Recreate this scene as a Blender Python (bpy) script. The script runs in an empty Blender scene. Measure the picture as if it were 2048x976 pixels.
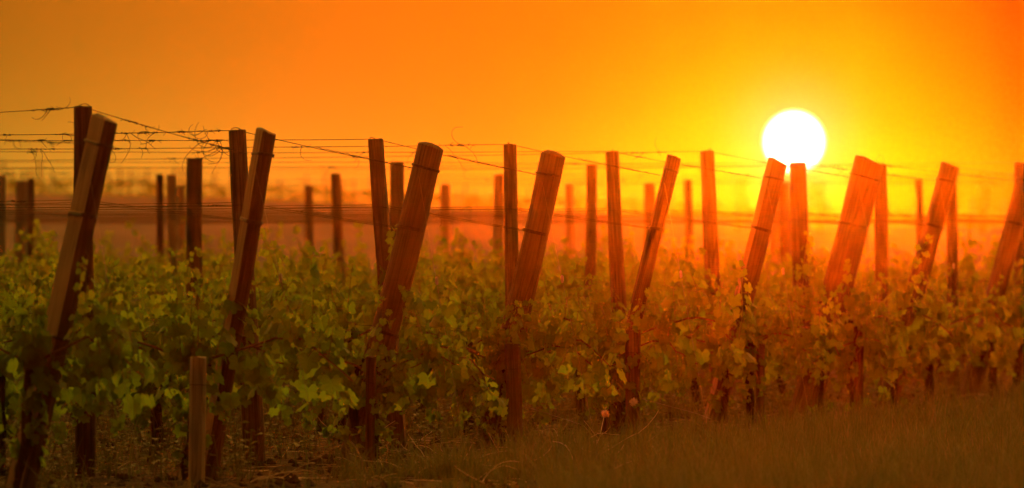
import bpy, math, random
from mathutils import Vector, Matrix, noise
R = math.radians
S = bpy.context.scene
COL = S.collection
# ------------------------------------------------------------------ camera
CAMZ, F, HY = 0.89, 11704.0, 478.0        # eye height, focal length in photo pixels, eye level row
cam = bpy.data.cameras.new('camera'); co = bpy.data.objects.new('camera', cam); COL.objects.link(co)
cam.sensor_width = 36.0; cam.lens = 36.0 * F / 2048.0
cam.clip_start = 0.1; cam.clip_end = 3000
co.location = (0, 0, CAMZ)
co.rotation_euler = (R(90) - math.atan((488 - HY) / F), 0, 0)
cam.dof.use_dof = True; cam.dof.focus_distance = 24.3; cam.dof.aperture_fstop = 4.2
S.camera = co
# ------------------------------------------------------------------ sky
SUN_AZ = math.atan((1588 - 1024) / F); SUN_EL = math.atan((HY - 284) / F)
SD = Vector((math.sin(SUN_AZ) * math.cos(SUN_EL), math.cos(SUN_AZ) * math.cos(SUN_EL), math.sin(SUN_EL)))
W = bpy.data.worlds.new("World"); S.world = W; W.use_nodes = True
nt = W.node_tree; N = nt.nodes; LK = nt.links
bg = N['Background']; bg.inputs[1].default_value = 1.0
def mth(op, a, b=None, c=None):
    n = N.new('ShaderNodeMath'); n.operation = op
    for i, v in enumerate((a, b, c)):
        if v is None: continue
        if isinstance(v, (int, float)): n.inputs[i].default_value = v
        else: LK.new(v, n.inputs[i])
    return n.outputs[0]
def vcol(r, g, b):
    n = N.new('ShaderNodeCombineXYZ')
    for i, v in enumerate((r, g, b)):
        if isinstance(v, (int, float)): n.inputs[i].default_value = v
        else: LK.new(v, n.inputs[i])
    return n.outputs[0]
def vop(op, a, b):
    n = N.new('ShaderNodeVectorMath'); n.operation = op
    LK.new(a, n.inputs[0])
    if isinstance(b, tuple): n.inputs[1].default_value = b
    else: LK.new(b, n.inputs[1])
    return n
tc = N.new('ShaderNodeTexCoord')
sky = N.new('ShaderNodeTexSky'); sky.sky_type = 'NISHITA'; sky.sun_disc = False
sky.sun_elevation = SUN_EL; sky.sun_rotation = SUN_AZ
sky.air_density = 1.5; sky.dust_density = 4.0; sky.ozone_density = 1.0
base = vop('MULTIPLY', sky.outputs[0], (0.055, 0.028, 0.001)).outputs[0]
nrm = vop('NORMALIZE', tc.outputs['Generated'], tc.outputs['Generated']).outputs[0]
df = vop('SUBTRACT', nrm, tuple(SD)).outputs[0]
ln = N.new('ShaderNodeVectorMath'); ln.operation = 'LENGTH'; LK.new(df, ln.inputs[0])
th = mth('MULTIPLY', ln.outputs['Value'], 57.2958)            # degrees from the sun
sep = N.new('ShaderNodeSeparateXYZ'); LK.new(nrm, sep.inputs[0])
el = mth('MULTIPLY', sep.outputs[2], 57.2958)
az = mth('MULTIPLY', mth('ARCTAN2', sep.outputs[0], sep.outputs[1]), 57.2958)
def expo(x, s):                                              # exp(-x/s)
    return mth('EXPONENT', mth('MULTIPLY', x, -1.0 / s))
def gauss(x, s):
    return mth('EXPONENT', mth('MULTIPLY', mth('POWER', mth('ABSOLUTE', x), 2.0), -1.0 / (s * s)))
# dust-laden air low over the land: wide band glow, brightest round the sun
elp = mth('ABSOLUTE', el)
wide = mth('MULTIPLY', expo(elp, 16.0), mth('ADD', mth('MULTIPLY', expo(th, 28.0), 1.0), 0.05))
low = mth('MULTIPLY', expo(elp, 1.15), gauss(mth('ADD', az, 3.6), 4.2))
# the denser bank of dust to either side of the sun's azimuth
fade_r = mth('SUBTRACT', 1.0, mth('MULTIPLY', mth('SMOOTH_MIN', mth('MAXIMUM', mth('MULTIPLY', mth('SUBTRACT', az, 3.35), 0.62), 0.0), 0.97, 0.2), 0.94))
fade_l = mth('SUBTRACT', 1.0, mth('MULTIPLY', mth('MINIMUM', mth('MAXIMUM', mth('MULTIPLY', mth('SUBTRACT', -0.8, az), 0.24), 0.0), 1.0), 0.48))
fade = mth('MULTIPLY', fade_r, fade_l)
nzs = N.new('ShaderNodeTexNoise'); nzs.inputs['Scale'].default_value = 1.0; nzs.inputs['Detail'].default_value = 4
mps = N.new('ShaderNodeMapping'); mps.inputs['Scale'].default_value = (9, 9, 60); LK.new(nrm, mps.inputs[0]); LK.new(mps.outputs[0], nzs.inputs['Vector'])
fade = mth('MULTIPLY', fade, mth('MULTIPLY_ADD', nzs.outputs[0], 0.22, 0.89))   # thin veils of cloud
a1 = gauss(th, 1.15); a2 = expo(th, 1.6); a3 = gauss(th, 0.45)
WR, WG, WB = 0.80, 0.152, 0.0
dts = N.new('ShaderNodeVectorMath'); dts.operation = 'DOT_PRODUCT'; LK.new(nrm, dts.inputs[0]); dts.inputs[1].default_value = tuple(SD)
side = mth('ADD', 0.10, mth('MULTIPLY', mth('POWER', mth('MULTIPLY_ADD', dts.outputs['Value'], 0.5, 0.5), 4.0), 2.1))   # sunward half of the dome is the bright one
up = mth('MULTIPLY', side, mth('SUBTRACT', 1.0, mth('EXPONENT', mth('MULTIPLY', mth('POWER', elp, 3.0), -1.0 / 2200))))                   # dome glow added above the view to light vines and ground
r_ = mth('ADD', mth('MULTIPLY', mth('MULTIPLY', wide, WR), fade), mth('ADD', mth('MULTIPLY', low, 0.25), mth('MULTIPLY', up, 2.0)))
g_ = mth('ADD', mth('MULTIPLY', mth('MULTIPLY', wide, WG), mth('POWER', fade, 0.6)), mth('ADD', mth('ADD', mth('MULTIPLY', a1, 0.0), mth('MULTIPLY', a3, 0.08)), mth('ADD', mth('MULTIPLY', a2, 0.0), mth('MULTIPLY', low, 0.33))))
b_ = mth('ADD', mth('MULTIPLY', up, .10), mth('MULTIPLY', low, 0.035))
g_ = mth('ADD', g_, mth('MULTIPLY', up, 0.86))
disc = mth('MULTIPLY', mth('SUBTRACT', 1.0, mth('SMOOTH_MIN', mth('MAXIMUM', mth('MULTIPLY', mth('SUBTRACT', th, 0.245), 20.0), 0.0), 1.0, 0.0)), 7.0)
glow = vcol(mth('ADD', r_, disc), mth('ADD', g_, mth('MULTIPLY', disc, 0.9)), mth('ADD', b_, mth('ADD', mth('MULTIPLY', disc, 0.75), mth('MULTIPLY', a3, 0.16))))
bf = N.new('ShaderNodeVectorMath'); bf.operation = 'SCALE'; LK.new(base, bf.inputs[0]); LK.new(fade, bf.inputs['Scale'])
tot = vop('ADD', bf.outputs[0], glow).outputs[0]
LK.new(tot, bg.inputs[0])
# ------------------------------------------------------------------ sun
sl = bpy.data.lights.new('sun', 'SUN'); so = bpy.data.objects.new('sun', sl); COL.objects.link(so)
sl.energy = 5.0; sl.angle = R(1.5); sl.color = (1.0, 0.125, 0.002)
so.rotation_euler = (-SD).to_track_quat('-Z', 'Y').to_euler()
# ------------------------------------------------------------------ exposure
vs = S.view_settings; vs.view_transform = 'Standard'; vs.look = 'None'; vs.gamma = 1.0; vs.use_curve_mapping = False; vs.exposure = 0.0
try:
    S.cycles.max_bounces = 6; S.cycles.diffuse_bounces = 3; S.cycles.transmission_bounces = 3; S.cycles.transparent_max_bounces = 6
    S.cycles.volume_bounces = 0; S.cycles.use_denoising = True; S.cycles.caustics_reflective = False; S.cycles.caustics_refractive = False
    S.cycles.sample_clamp_indirect = 4.0
except Exception: pass

# ------------------------------------------------------------------ helpers
def at(px, py, D):                         # a photo pixel at distance D -> world
    return Vector(((px - 1024) / F * D, D, CAMZ + (HY - py) / F * D))
def tag(o, label=None, cat=None, group=None, kind=None):
    if label: o['label'] = label
    if cat: o['category'] = cat
    if group: o['group'] = group
    if kind: o['kind'] = kind
    return o
class MB:
    def __init__(s): s.v = []; s.f = []; s.m = []
    def poly(s, pts, mi=0):
        n = len(s.v); s.v += [tuple(p) for p in pts]; s.f.append(tuple(range(n, n + len(pts)))); s.m.append(mi)
    def tube(s, pts, r0, r1=None, n=5, mi=0, cap=True):
        if len(pts) < 2: return
        if r1 is None: r1 = r0
        b = len(s.v); up = Vector((0.13, 0.21, 0.97)); L = len(pts)
        for i, p in enumerate(pts):
            d = (pts[min(i + 1, L - 1)] - pts[max(i - 1, 0)])
            if d.length < 1e-9: d = Vector((0, 0, 1))
            d.normalize(); a = d.cross(up)
            if a.length < 0.1: a = d.cross(Vector((1, 0, 0)))
            a.normalize(); c = d.cross(a); t = i / (L - 1)
            r = r0 + (r1 - r0) * t if not callable(r0) else r0(t)
            for k in range(n):
                w = 2 * math.pi * k / n
                s.v.append(tuple(p + a * (r * math.cos(w)) + c * (r * math.sin(w))))
        for i in range(L - 1):
            for k in range(n):
                s.f.append((b + i * n + k, b + i * n + (k + 1) % n, b + (i + 1) * n + (k + 1) % n, b + (i + 1) * n + k)); s.m.append(mi)
        if cap:
            s.f.append(tuple(b + k for k in range(n))); s.m.append(mi)
            s.f.append(tuple(b + (L - 1) * n + k for k in reversed(range(n)))); s.m.append(mi)
    def mesh(s, name, mats, smooth=True):
        me = bpy.data.meshes.new(name); me.from_pydata(s.v, [], s.f)
        for m in mats: me.materials.append(m)
        if len(mats) > 1: me.polygons.foreach_set('material_index', s.m)
        if smooth: me.polygons.foreach_set('use_smooth', [True] * len(s.f))
        me.update(); return me
def link(name, me, parent=None):
    o = bpy.data.objects.new(name, me); COL.objects.link(o)
    if parent: o.parent = parent
    return o
def empty(name, loc):
    o = bpy.data.objects.new(name, None); COL.objects.link(o); o.location = loc; o.empty_display_size = .1; return o
ORD = ['first', 'second', 'third', 'fourth', 'fifth', 'sixth', 'seventh', 'eighth', 'ninth', 'tenth', 'eleventh', 'twelfth', 'thirteenth', 'fourteenth', 'fifteenth', 'sixteenth', 'seventeenth', 'eighteenth', 'nineteenth', 'twentieth']

# ------------------------------------------------------------------ materials
def mat(name):
    m = bpy.data.materials.new(name); m.use_nodes = True
    return m, m.node_tree.nodes, m.node_tree.links, m.node_tree.nodes['Principled BSDF']
def ramp(n, stops):
    r = n.new('ShaderNodeValToRGB'); e = r.color_ramp.elements
    while len(e) < len(stops): e.new(0.5)
    for x, (p, c) in zip(e, stops): x.position = p; x.color = (*c, 1)
    return r
def wood(name, cols, scale=1.0, bump=0.5, rough=0.85):
    m, n, l, p = mat(name)
    t = n.new('ShaderNodeTexCoord'); mp = n.new('ShaderNodeMapping'); mp.inputs['Scale'].default_value = (110 * scale, 110 * scale, 4.2 * scale)
    oi = n.new('ShaderNodeObjectInfo'); ad = n.new('ShaderNodeVectorMath'); ad.operation = 'ADD'
    sc = n.new('ShaderNodeVectorMath'); sc.operation = 'SCALE'; sc.inputs[0].default_value = (3, 5, 7); l.new(oi.outputs['Random'], sc.inputs['Scale'])
    l.new(t.outputs['Object'], ad.inputs[0]); l.new(sc.outputs[0], ad.inputs[1]); l.new(ad.outputs[0], mp.inputs[0])
    nz = n.new('ShaderNodeTexNoise'); nz.inputs['Scale'].default_value = 1.0; nz.inputs['Detail'].default_value = 8; nz.inputs['Roughness'].default_value = 0.65
    l.new(mp.outputs[0], nz.inputs['Vector'])
    big = n.new('ShaderNodeTexNoise'); big.inputs['Scale'].default_value = 5.0; big.inputs['Detail'].default_value = 4; l.new(ad.outputs[0], big.inputs['Vector'])
    mx = n.new('ShaderNodeMath'); mx.operation = 'MULTIPLY_ADD'; mx.inputs[1].default_value = 0.62; l.new(nz.outputs[0], mx.inputs[0])
    m2 = n.new('ShaderNodeMath'); m2.operation = 'MULTIPLY'; m2.inputs[1].default_value = 0.38; l.new(big.outputs[0], m2.inputs[0]); l.new(m2.outputs[0], mx.inputs[2])
    r = ramp(n, [(0.32, cols[0]), (0.48, cols[1]), (0.66, cols[2])]); l.new(mx.outputs[0], r.inputs[0])
    # dark drying cracks
    mp2 = n.new('ShaderNodeMapping'); mp2.inputs['Scale'].default_value = (38 * scale, 38 * scale, 1.3 * scale); l.new(ad.outputs[0], mp2.inputs[0])
    vo = n.new('ShaderNodeTexVoronoi'); vo.feature = 'DISTANCE_TO_EDGE'; vo.inputs['Scale'].default_value = 1.0; l.new(mp2.outputs[0], vo.inputs['Vector'])
    cr = ramp(n, [(0.0, (0.25, 0.25, 0.25)), (0.05, (1, 1, 1))]); l.new(vo.outputs['Distance'], cr.inputs[0])
    mm = n.new('ShaderNodeMixRGB'); mm.blend_type = 'MULTIPLY'; mm.inputs[0].default_value = 0.5; l.new(r.outputs[0], mm.inputs[1]); l.new(cr.outputs[0], mm.inputs[2])
    l.new(mm.outputs[0], p.inputs['Base Color']); p.inputs['Roughness'].default_value = rough
    bm = n.new('ShaderNodeBump'); bm.inputs['Strength'].default_value = bump; bm.inputs['Distance'].default_value = 0.004
    hm = n.new('ShaderNodeMath'); hm.operation = 'MULTIPLY'; l.new(mx.outputs[0], hm.inputs[0]); l.new(cr.outputs[0], hm.inputs[1])
    l.new(hm.outputs[0], bm.inputs['Height']); l.new(bm.outputs[0], p.inputs['Normal'])
    p.inputs['Specular IOR Level'].default_value = 0.15
    return m
M = {}
M['weathered'] = wood('weathered_wood', [(.065, .05, .038), (.105, .082, .063), (.17, .135, .105)], 1.0, .2)
M['cracked'] = wood('cracked_wood', [(.05, .032, .022), (.12, .085, .06), (.24, .18, .13)], .9, .6)
M['bark'] = wood('dark_wood', [(.03, .018, .012), (.085, .05, .032), (.16, .10, .065)], 0.8, 0.9)
M['sawn'] = wood('sawn_wood', [(.17, .12, .085), (.24, .175, .125), (.33, .25, .19)], 1.0, 0.25)
M['grey'] = wood('grey_wood', [(.20, .18, .16), (.31, .28, .25), (.42, .38, .35)], 1.0, 0.4)
M['trunk'] = wood('vine_bark', [(.015, .010, .007), (.05, .033, .022), (.12, .08, .055)], 1.4, 1.0)
M['cane'] = wood('cane_bark', [(.07, .035, .018), (.14, .075, .035), (.22, .13, .07)], 1.6, 0.3, .7)
def plain(name, c, rough=.6, metal=0.0, var=.25, sc=60):
    m, n, l, p = mat(name)
    t = n.new('ShaderNodeTexCoord'); nz = n.new('ShaderNodeTexNoise'); nz.inputs['Scale'].default_value = sc; nz.inputs['Detail'].default_value = 4; l.new(t.outputs['Object'], nz.inputs['Vector'])
    r = ramp(n, [(.3, tuple(x * (1 - var) for x in c)), (.7, tuple(min(1, x * (1 + var)) for x in c))]); l.new(nz.outputs[0], r.inputs[0]); l.new(r.outputs[0], p.inputs['Base Color'])
    p.inputs['Roughness'].default_value = rough; p.inputs['Metallic'].default_value = metal
    return m
M['wire'] = plain('rusty_wire', (.05, .03, .02), .55, .5, .5, 90)
M['galv'] = plain('galvanised_wire', (.20, .18, .16), .5, .4)
M['tensioner'] = plain('pale_plastic', (.38, .35, .34), .45)
M['tendril'] = plain('dry_tendril', (.06, .032, .018), .8)
M['straw'] = plain('dry_straw', (.26, .19, .13), .8, 0, .35, 30)
M['paletwig'] = plain('pale_twig', (.52, .42, .34), .8, 0, .3, 30)
M['seed'] = plain('seed_head', (.70, .62, .52), .9)
def leafmat(name, cols, trans=0.58, tcol=(.34, .56, .02)):
    m, n, l, p = mat(name)
    g = n.new('ShaderNodeNewGeometry'); oi = n.new('ShaderNodeObjectInfo')
    a = n.new('ShaderNodeMath'); a.operation = 'MULTIPLY_ADD'; a.inputs[1].default_value = .75; l.new(g.outputs['Random Per Island'], a.inputs[0])
    b = n.new('ShaderNodeMath'); b.operation = 'MULTIPLY'; b.inputs[1].default_value = .25; l.new(oi.outputs['Random'], b.inputs[0]); l.new(b.outputs[0], a.inputs[2])
    r = ramp(n, [(0.0, cols[0]), (0.5, cols[1]), (1.0, cols[2])]); l.new(a.outputs[0], r.inputs[0])
    t = n.new('ShaderNodeTexCoord'); nz = n.new('ShaderNodeTexNoise'); nz.inputs['Scale'].default_value = 70; nz.inputs['Detail'].default_value = 3; l.new(t.outputs['Object'], nz.inputs['Vector'])
    bm = n.new('ShaderNodeBump'); bm.inputs['Strength'].default_value = .5; bm.inputs['Distance'].default_value = .004; l.new(nz.outputs[0], bm.inputs['Height'])
    l.new(r.outputs[0], p.inputs['Base Color']); p.inputs['Roughness'].default_value = .5; p.inputs['Specular IOR Level'].default_value = .3
    l.new(bm.outputs[0], p.inputs['Normal'])
    tr = n.new('ShaderNodeBsdfTranslucent'); mr = n.new('ShaderNodeMixRGB'); mr.blend_type = 'MIX'; mr.inputs[0].default_value = .5
    mr.inputs[2].default_value = (*tcol, 1); l.new(r.outputs[0], mr.inputs[1]); l.new(mr.outputs[0], tr.inputs['Color'])
    ms = n.new('ShaderNodeMixShader'); ms.inputs[0].default_value = trans; l.new(p.outputs[0], ms.inputs[1]); l.new(tr.outputs[0], ms.inputs[2])
    l.new(ms.outputs[0], n['Material Output'].inputs['Surface']); return m
M['leaf'] = leafmat('vine_leaf', [(.03, .075, .01), (.065, .135, .014), (.12, .19, .02)])
M['farleaf'] = leafmat('far_vine_leaf', [(.06, .09, .02), (.09, .12, .03), (.14, .15, .04)])
M['grass'] = leafmat('grass_blade', [(.03, .05, .012), (.055, .075, .02), (.17, .14, .06)], .35, (.25, .26, .04))
M['drygrass'] = leafmat('dry_grass_blade', [(.08, .06, .03), (.14, .105, .05), (.24, .18, .09)], .35, (.35, .26, .1))
M['shoot'] = leafmat('young_shoot', [(.10, .07, .03), (.12, .10, .035), (.15, .10, .04)], .3)

# ------------------------------------------------------------------ ground
def lerp(a, b, t): return a + (b - a) * t
def sm(t): t = max(0, min(1, t)); return t * t * (3 - 2 * t)
CR = [(-600, 388), (0, 388), (300, 392), (560, 400), (760, 410), (950, 420), (1200, 426), (1400, 434), (1700, 450), (2048, 455), (2600, 458)]
def crest(x, D=108.0):
    px = 1024 + x / 108.0 * F
    if px <= CR[0][0]: y = CR[0][1]
    elif px >= CR[-1][0]: y = CR[-1][1]
    else:
        for (a, ya), (b, yb) in zip(CR, CR[1:]):
            if a <= px <= b: y = lerp(ya, yb, (px - a) / (b - a)); break
    return CAMZ + (HY - y) / F * D
def gz(x, y):
    if y < 50: z = 0.0
    elif y < 108:
        t = (y - 50) / 58; z = crest(x) * (0.25 * t * t * 0 + sm(t * .5) * 2 if t < 1 else 1)
        z = crest(x) * (t * t * (1.6 - 0.6 * t))
    else: z = crest(x) - 0.55 * sm((y - 108) / 8.0)
    amp = 0.012 if y < 50 else 0.03
    z += amp * noise.noise(Vector((x * 2.1, y * 2.1, 0))) + amp * .6 * noise.noise(Vector((x * 7, y * 7, 3)))
    return z
def edge(y): return -1.4 - .33 + .53 * (y - 20) / 1.62 + .40   # the headland starts right of this x
ys = [-12, -4, 2, 8, 12] + [14 + .12 * i for i in range(200)] + [38 + .5 * i for i in range(180)] + [130 + 5 * i for i in range(5)]
xs = [-75, -55, -40, -30, -22, -17, -14, -12] + [-10 + .5 * i for i in range(12)] + [-4 + .08 * i for i in range(115)] + [5.5 + .5 * i for i in range(18)] + [15, 18, 24, 32, 45, 60, 75]
mb = MB()
for y in ys:
    for x in xs: mb.v.append((x, y, gz(x, y)))
nx = len(xs)
for j in range(len(ys) - 1):
    for i in range(nx - 1):
        a = j * nx + i; mb.f.append((a, a + 1, a + nx + 1, a + nx)); mb.m.append(0)
m, n, l, p = mat('soil')
t = n.new('ShaderNodeTexCoord'); n1 = n.new('ShaderNodeTexNoise'); n1.inputs['Scale'].default_value = 9; n1.inputs['Detail'].default_value = 9; n1.inputs['Roughness'].default_value = .7
n2 = n.new('ShaderNodeTexNoise'); n2.inputs['Scale'].default_value = .5; n2.inputs['Detail'].default_value = 5
l.new(t.outputs['Object'], n1.inputs['Vector']); l.new(t.outputs['Object'], n2.inputs['Vector'])
r1 = ramp(n, [(.3, (.035, .020, .014)), (.5, (.06, .036, .024)), (.72, (.11, .07, .048))]); l.new(n1.outputs[0], r1.inputs[0])
r2 = ramp(n, [(.35, (.7, .7, .7)), (.65, (1.25, 1.2, 1.1))]); l.new(n2.outputs[0], r2.inputs[0])
mm = n.new('ShaderNodeMixRGB'); mm.blend_type = 'MULTIPLY'; mm.inputs[0].default_value = 1; l.new(r1.outputs[0], mm.inputs[1]); l.new(r2.outputs[0], mm.inputs[2])
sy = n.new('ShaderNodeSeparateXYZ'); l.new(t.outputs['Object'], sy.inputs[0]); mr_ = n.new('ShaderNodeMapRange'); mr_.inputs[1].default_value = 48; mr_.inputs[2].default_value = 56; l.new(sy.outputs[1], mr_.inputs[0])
pale = ramp(n, [(.3, (.09, .072, .085)), (.7, (.14, .112, .135))]); l.new(n2.outputs[0], pale.inputs[0])      # fallow field beyond: tint of skylit haze painted into its soil colour
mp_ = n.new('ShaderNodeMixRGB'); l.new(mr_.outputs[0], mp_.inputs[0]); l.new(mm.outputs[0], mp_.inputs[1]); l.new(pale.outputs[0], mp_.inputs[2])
l.new(mp_.outputs[0], p.inputs['Base Color']); p.inputs['Roughness'].default_value = .95; p.inputs['Specular IOR Level'].default_value = .1
bm = n.new('ShaderNodeBump'); bm.inputs['Strength'].default_value = .9; bm.inputs['Distance'].default_value = .03; l.new(n1.outputs[0], bm.inputs['Height']); l.new(bm.outputs[0], p.inputs['Normal'])
g = link('ground', mb.mesh('ground', [m])); tag(g, 'brown vineyard soil rising to a low ridge behind the rows', None, None, 'structure')

# ------------------------------------------------------------------ haze: warm dust in the low air
hb = MB(); X0, X1, Y0, Y1, Z0, Z1 = -80, 80, -16, 152, -1.1, 2.7
c = [(X0, Y0, Z0), (X1, Y0, Z0), (X1, Y1, Z0), (X0, Y1, Z0), (X0, Y0, Z1), (X1, Y0, Z1), (X1, Y1, Z1), (X0, Y1, Z1)]
hb.v = c; hb.f = [(0, 3, 2, 1), (4, 5, 6, 7), (0, 1, 5, 4), (1, 2, 6, 5), (2, 3, 7, 6), (3, 0, 4, 7)]; hb.m = [0] * 6
hm = bpy.data.materials.new('haze'); hm.use_nodes = True; hn = hm.node_tree.nodes; hn.clear()
ho = hn.new('ShaderNodeOutputMaterial'); pv = hn.new('ShaderNodeVolumePrincipled')
pv.inputs['Color'].default_value = (1.0, .62, .3, 1); pv.inputs['Density'].default_value = 0.00014; pv.inputs['Anisotropy'].default_value = 0.968
hm.node_tree.links.new(pv.outputs[0], ho.inputs['Volume'])
h = link('haze', hb.mesh('haze', [hm], False)); tag(h, 'warm dusty haze lying over the vineyard', None, None, 'stuff')

# ------------------------------------------------------------------ wooden posts
def post_mesh(h, r0, r1, seed, mats, flat=None, segs=22, slant=0.0, dome=0.0, below=0.12, wob=1.0, rings=26):
    """round or split post along +z; flat=(azimuth, fraction of radius) is a sawn face in the second material"""
    rnd = random.Random(seed); mb = MB(); so_ = seed * 7.31
    for i in range(rings + 1):
        z = -below + (h + below) * i / rings; t = max(0, z / h)
        r = lerp(r1, r0, t) * (1 + .05 * wob * noise.noise(Vector((so_, 0, z * 3))))
        cx = .10 * r * noise.noise(Vector((so_ + 9, 0, z * 1.6))) * wob * 1.6; cy = .10 * r * noise.noise(Vector((so_ + 19, 0, z * 1.6)))
        for k in range(segs):
            a = 2 * math.pi * k / segs
            q = r * (1 + .07 * wob * noise.noise(Vector((math.cos(a) * 1.3 + so_, math.sin(a) * 1.3, z * 2.2))) + .025 * noise.noise(Vector((math.cos(a) * 5, math.sin(a) * 5 + so_, z * 9))))
            x, y = q * math.cos(a), q * math.sin(a)
            for fl in (flat or []):
                d = x * math.cos(fl[0]) + y * math.sin(fl[0]); lim = fl[1] * r + .002 * noise.noise(Vector((so_, z * 8, k)))
                if d > lim: x -= (d - lim) * math.cos(fl[0]); y -= (d - lim) * math.sin(fl[0])
            zz = z
            if i == rings: zz += slant * (x / r0) + .004 * noise.noise(Vector((x * 60, y * 60, so_)))
            elif i == rings - 1: zz = h - .004 + slant * (x / r0)
            mb.v.append((x + cx, y + cy, zz))
    for i in range(rings):
        for k in range(segs):
            a = 2 * math.pi * (k + .5) / segs; mi = 0
            for fl in (flat or []):
                if math.cos(a - fl[0]) > fl[1] + .02 and len(mats) > 1: mi = 1
            mb.f.append((i * segs + k, i * segs + (k + 1) % segs, (i + 1) * segs + (k + 1) % segs, (i + 1) * segs + k)); mb.m.append(mi)
    b = rings * segs                                # worn top: two inner rings and a centre
    for q, dz in ((.94, .0035), (.55, .004 + dome * .7)):
        n0 = len(mb.v)
        for k in range(segs):
            x, y, z = mb.v[b + k] if q > .9 else mb.v[rings * segs + k]
            mb.v.append((x * q, y * q, z + dz + .003 * noise.noise(Vector((x * 90, y * 90, q * 9)))))
        src = b if q > .9 else n0 - segs
        for k in range(segs): mb.f.append((src + k, src + (k + 1) % segs, n0 + (k + 1) % segs, n0 + k)); mb.m.append(1 if len(mats) > 1 else 0)
        b = n0 - 0
        if q > .9: b = rings * segs
    mb.v.append((0, 0, h + .005 + dome)); c_ = len(mb.v) - 1; n0 = c_ - segs
    for k in range(segs): mb.f.append((n0 + k, n0 + (k + 1) % segs, c_)); mb.m.append(1 if len(mats) > 1 else 0)
    me = mb.mesh('post', mats, True)
    try: me.set_sharp_from_angle(angle=R(38))
    except Exception: pass
    return me
def fit(flat):                               # width and centre of the cut section, so a split post keeps its seen width
    X = []
    for i in range(180):
        a = math.pi * i / 90; x, y = math.cos(a), math.sin(a)
        for fl in (flat or []):
            d = x * math.cos(fl[0]) + y * math.sin(fl[0])
            if d > fl[1]: x -= (d - fl[1]) * math.cos(fl[0]); y -= (d - fl[1]) * math.sin(fl[0])
        X.append(x)
    return 2 / (max(X) - min(X)), -(max(X) + min(X)) / (max(X) - min(X))
def stand(o, base, top, spin=0.0):          # put a z-aligned thing with its foot at base, pointing to top
    d = (top - base).normalized()
    q = Vector((0, 0, 1)).rotation_difference(d)
    o.matrix_world = Matrix.Translation(base) @ q.to_matrix().to_4x4() @ Matrix.Rotation(spin, 4, 'Z')
    return (top - base).length
def band(parent, z, r, turns=2, seed=0, name='wire_band', rw=.0030, flat=None):
    rnd = random.Random(seed); pts = []; nn = 18
    for i in range(turns * nn + 1):
        a = 2 * math.pi * i / nn; q = r * 1.04
        x, y = q * math.cos(a), q * math.sin(a)
        for fl in (flat or []):
            d = x * math.cos(fl[0]) + y * math.sin(fl[0]); lim = (fl[1] + .05) * r
            if d > lim: x -= (d - lim) * math.cos(fl[0]); y -= (d - lim) * math.sin(fl[0])
        pts.append(Vector((x, y, z + (i / nn - turns / 2) * .0045 + .0025 * math.sin(a + seed))))
    mb = MB(); mb.tube(pts, rw, n=5); return link(name, mb.mesh(name, [M['wire']]), parent)
def staple(parent, z, r, seed):
    mb = MB(); pts = [Vector((r * .5 * math.cos(a * .7 + seed) + .011 * math.cos(a), .003 * math.sin(seed), z - .006 + .016 * math.sin(a))) for a in [math.pi * i / 8 for i in range(9)]]
    mb.tube(pts, .0016, n=5); return link('staple', mb.mesh('staple', [M['wire']]), parent)

#      topx topy  basex   D     wpx  material, flats, dome, slant, description
LP = [(208, 238, 38, 20.00, 58, 'bark', [(R(208), .22), (R(20), .80)], .010, -.006, 'thick leaning end post with pale sawn left face, nearest at far left'),
      (533, 263, 414, 21.62, 43, 'bark', [(R(200), .38), (R(10), .85)], .004, -.008, 'bark covered leaning end post with narrow pale left edge'),
      (862, 294, 705, 23.24, 55, 'weathered', [(R(20), .85)], .012, -.002, 'stout smooth brown leaning end post crossing a squarer upright post'),
      (1105, 310, 975, 24.86, 48, 'weathered', [(R(60), .9)], .014, -.002, 'leaning end post with a rounded top, right of a slim upright post'),
      (1348, 314, 1212, 26.50, 29, 'bark', [(R(190), .7)], .002, -.003, 'thin leaning end post left of the one topped by an open gap before the sun'),
      (1556, 322, 1425, 28.10, 40, 'weathered', [(R(195), .62)], .002, -.010, 'leaning end post whose top touches the lower edge of the sun'),
      (1738, 322, 1608, 29.70, 60, 'weathered', [(R(20), .85)], .004, -.010, 'thickest leaning end post, just right of the sun, ragged right edge'),
      (1899, 330, 1772, 31.30, 38, 'weathered', [(R(195), .75)], .002, -.008, 'leaning end post with a slanted top, second from the right edge'),
      (2060, 332, 1935, 33.00, 38, 'weathered', [(R(195), .75)], .004, -.006, 'leaning end post cut off by the right edge of the view')]
L = []
for k, (tx, ty, bx, D, w, mt, fl, dome, sl_, desc) in enumerate(LP):
    base = at(bx, 0, D); base.z = gz(base.x, D) ; top = at(tx, ty, D - .02)
    hh = (top - base).length; r = w / F * D / 2; sc_, of_ = fit(fl); base.x += of_ * r; top.x += of_ * r; r *= sc_
    me = post_mesh(hh, r, r * 1.06, 11 + k, [M[mt], M['sawn' if k < 2 or k == 5 else mt]], fl, dome=dome, slant=sl_)
    o = link('leaning_end_post', me); stand(o, base, top)
    tag(o, desc, 'wooden post', 'leaning end posts of the vine rows')
    L.append((o, base, top, hh, r))
    for z, tn in ((hh - .085 if k != 4 else hh - .06, 2), (hh - .335, 3), (hh - .76, 2)): band(o, z, r * 1.02, tn, k * 3 + int(z * 10), flat=fl)
def lp(k, d):                                # point on leaning post k, d metres down from its top
    o, b, t, hh, r = L[k]; return t + (b - t).normalized() * d

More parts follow.
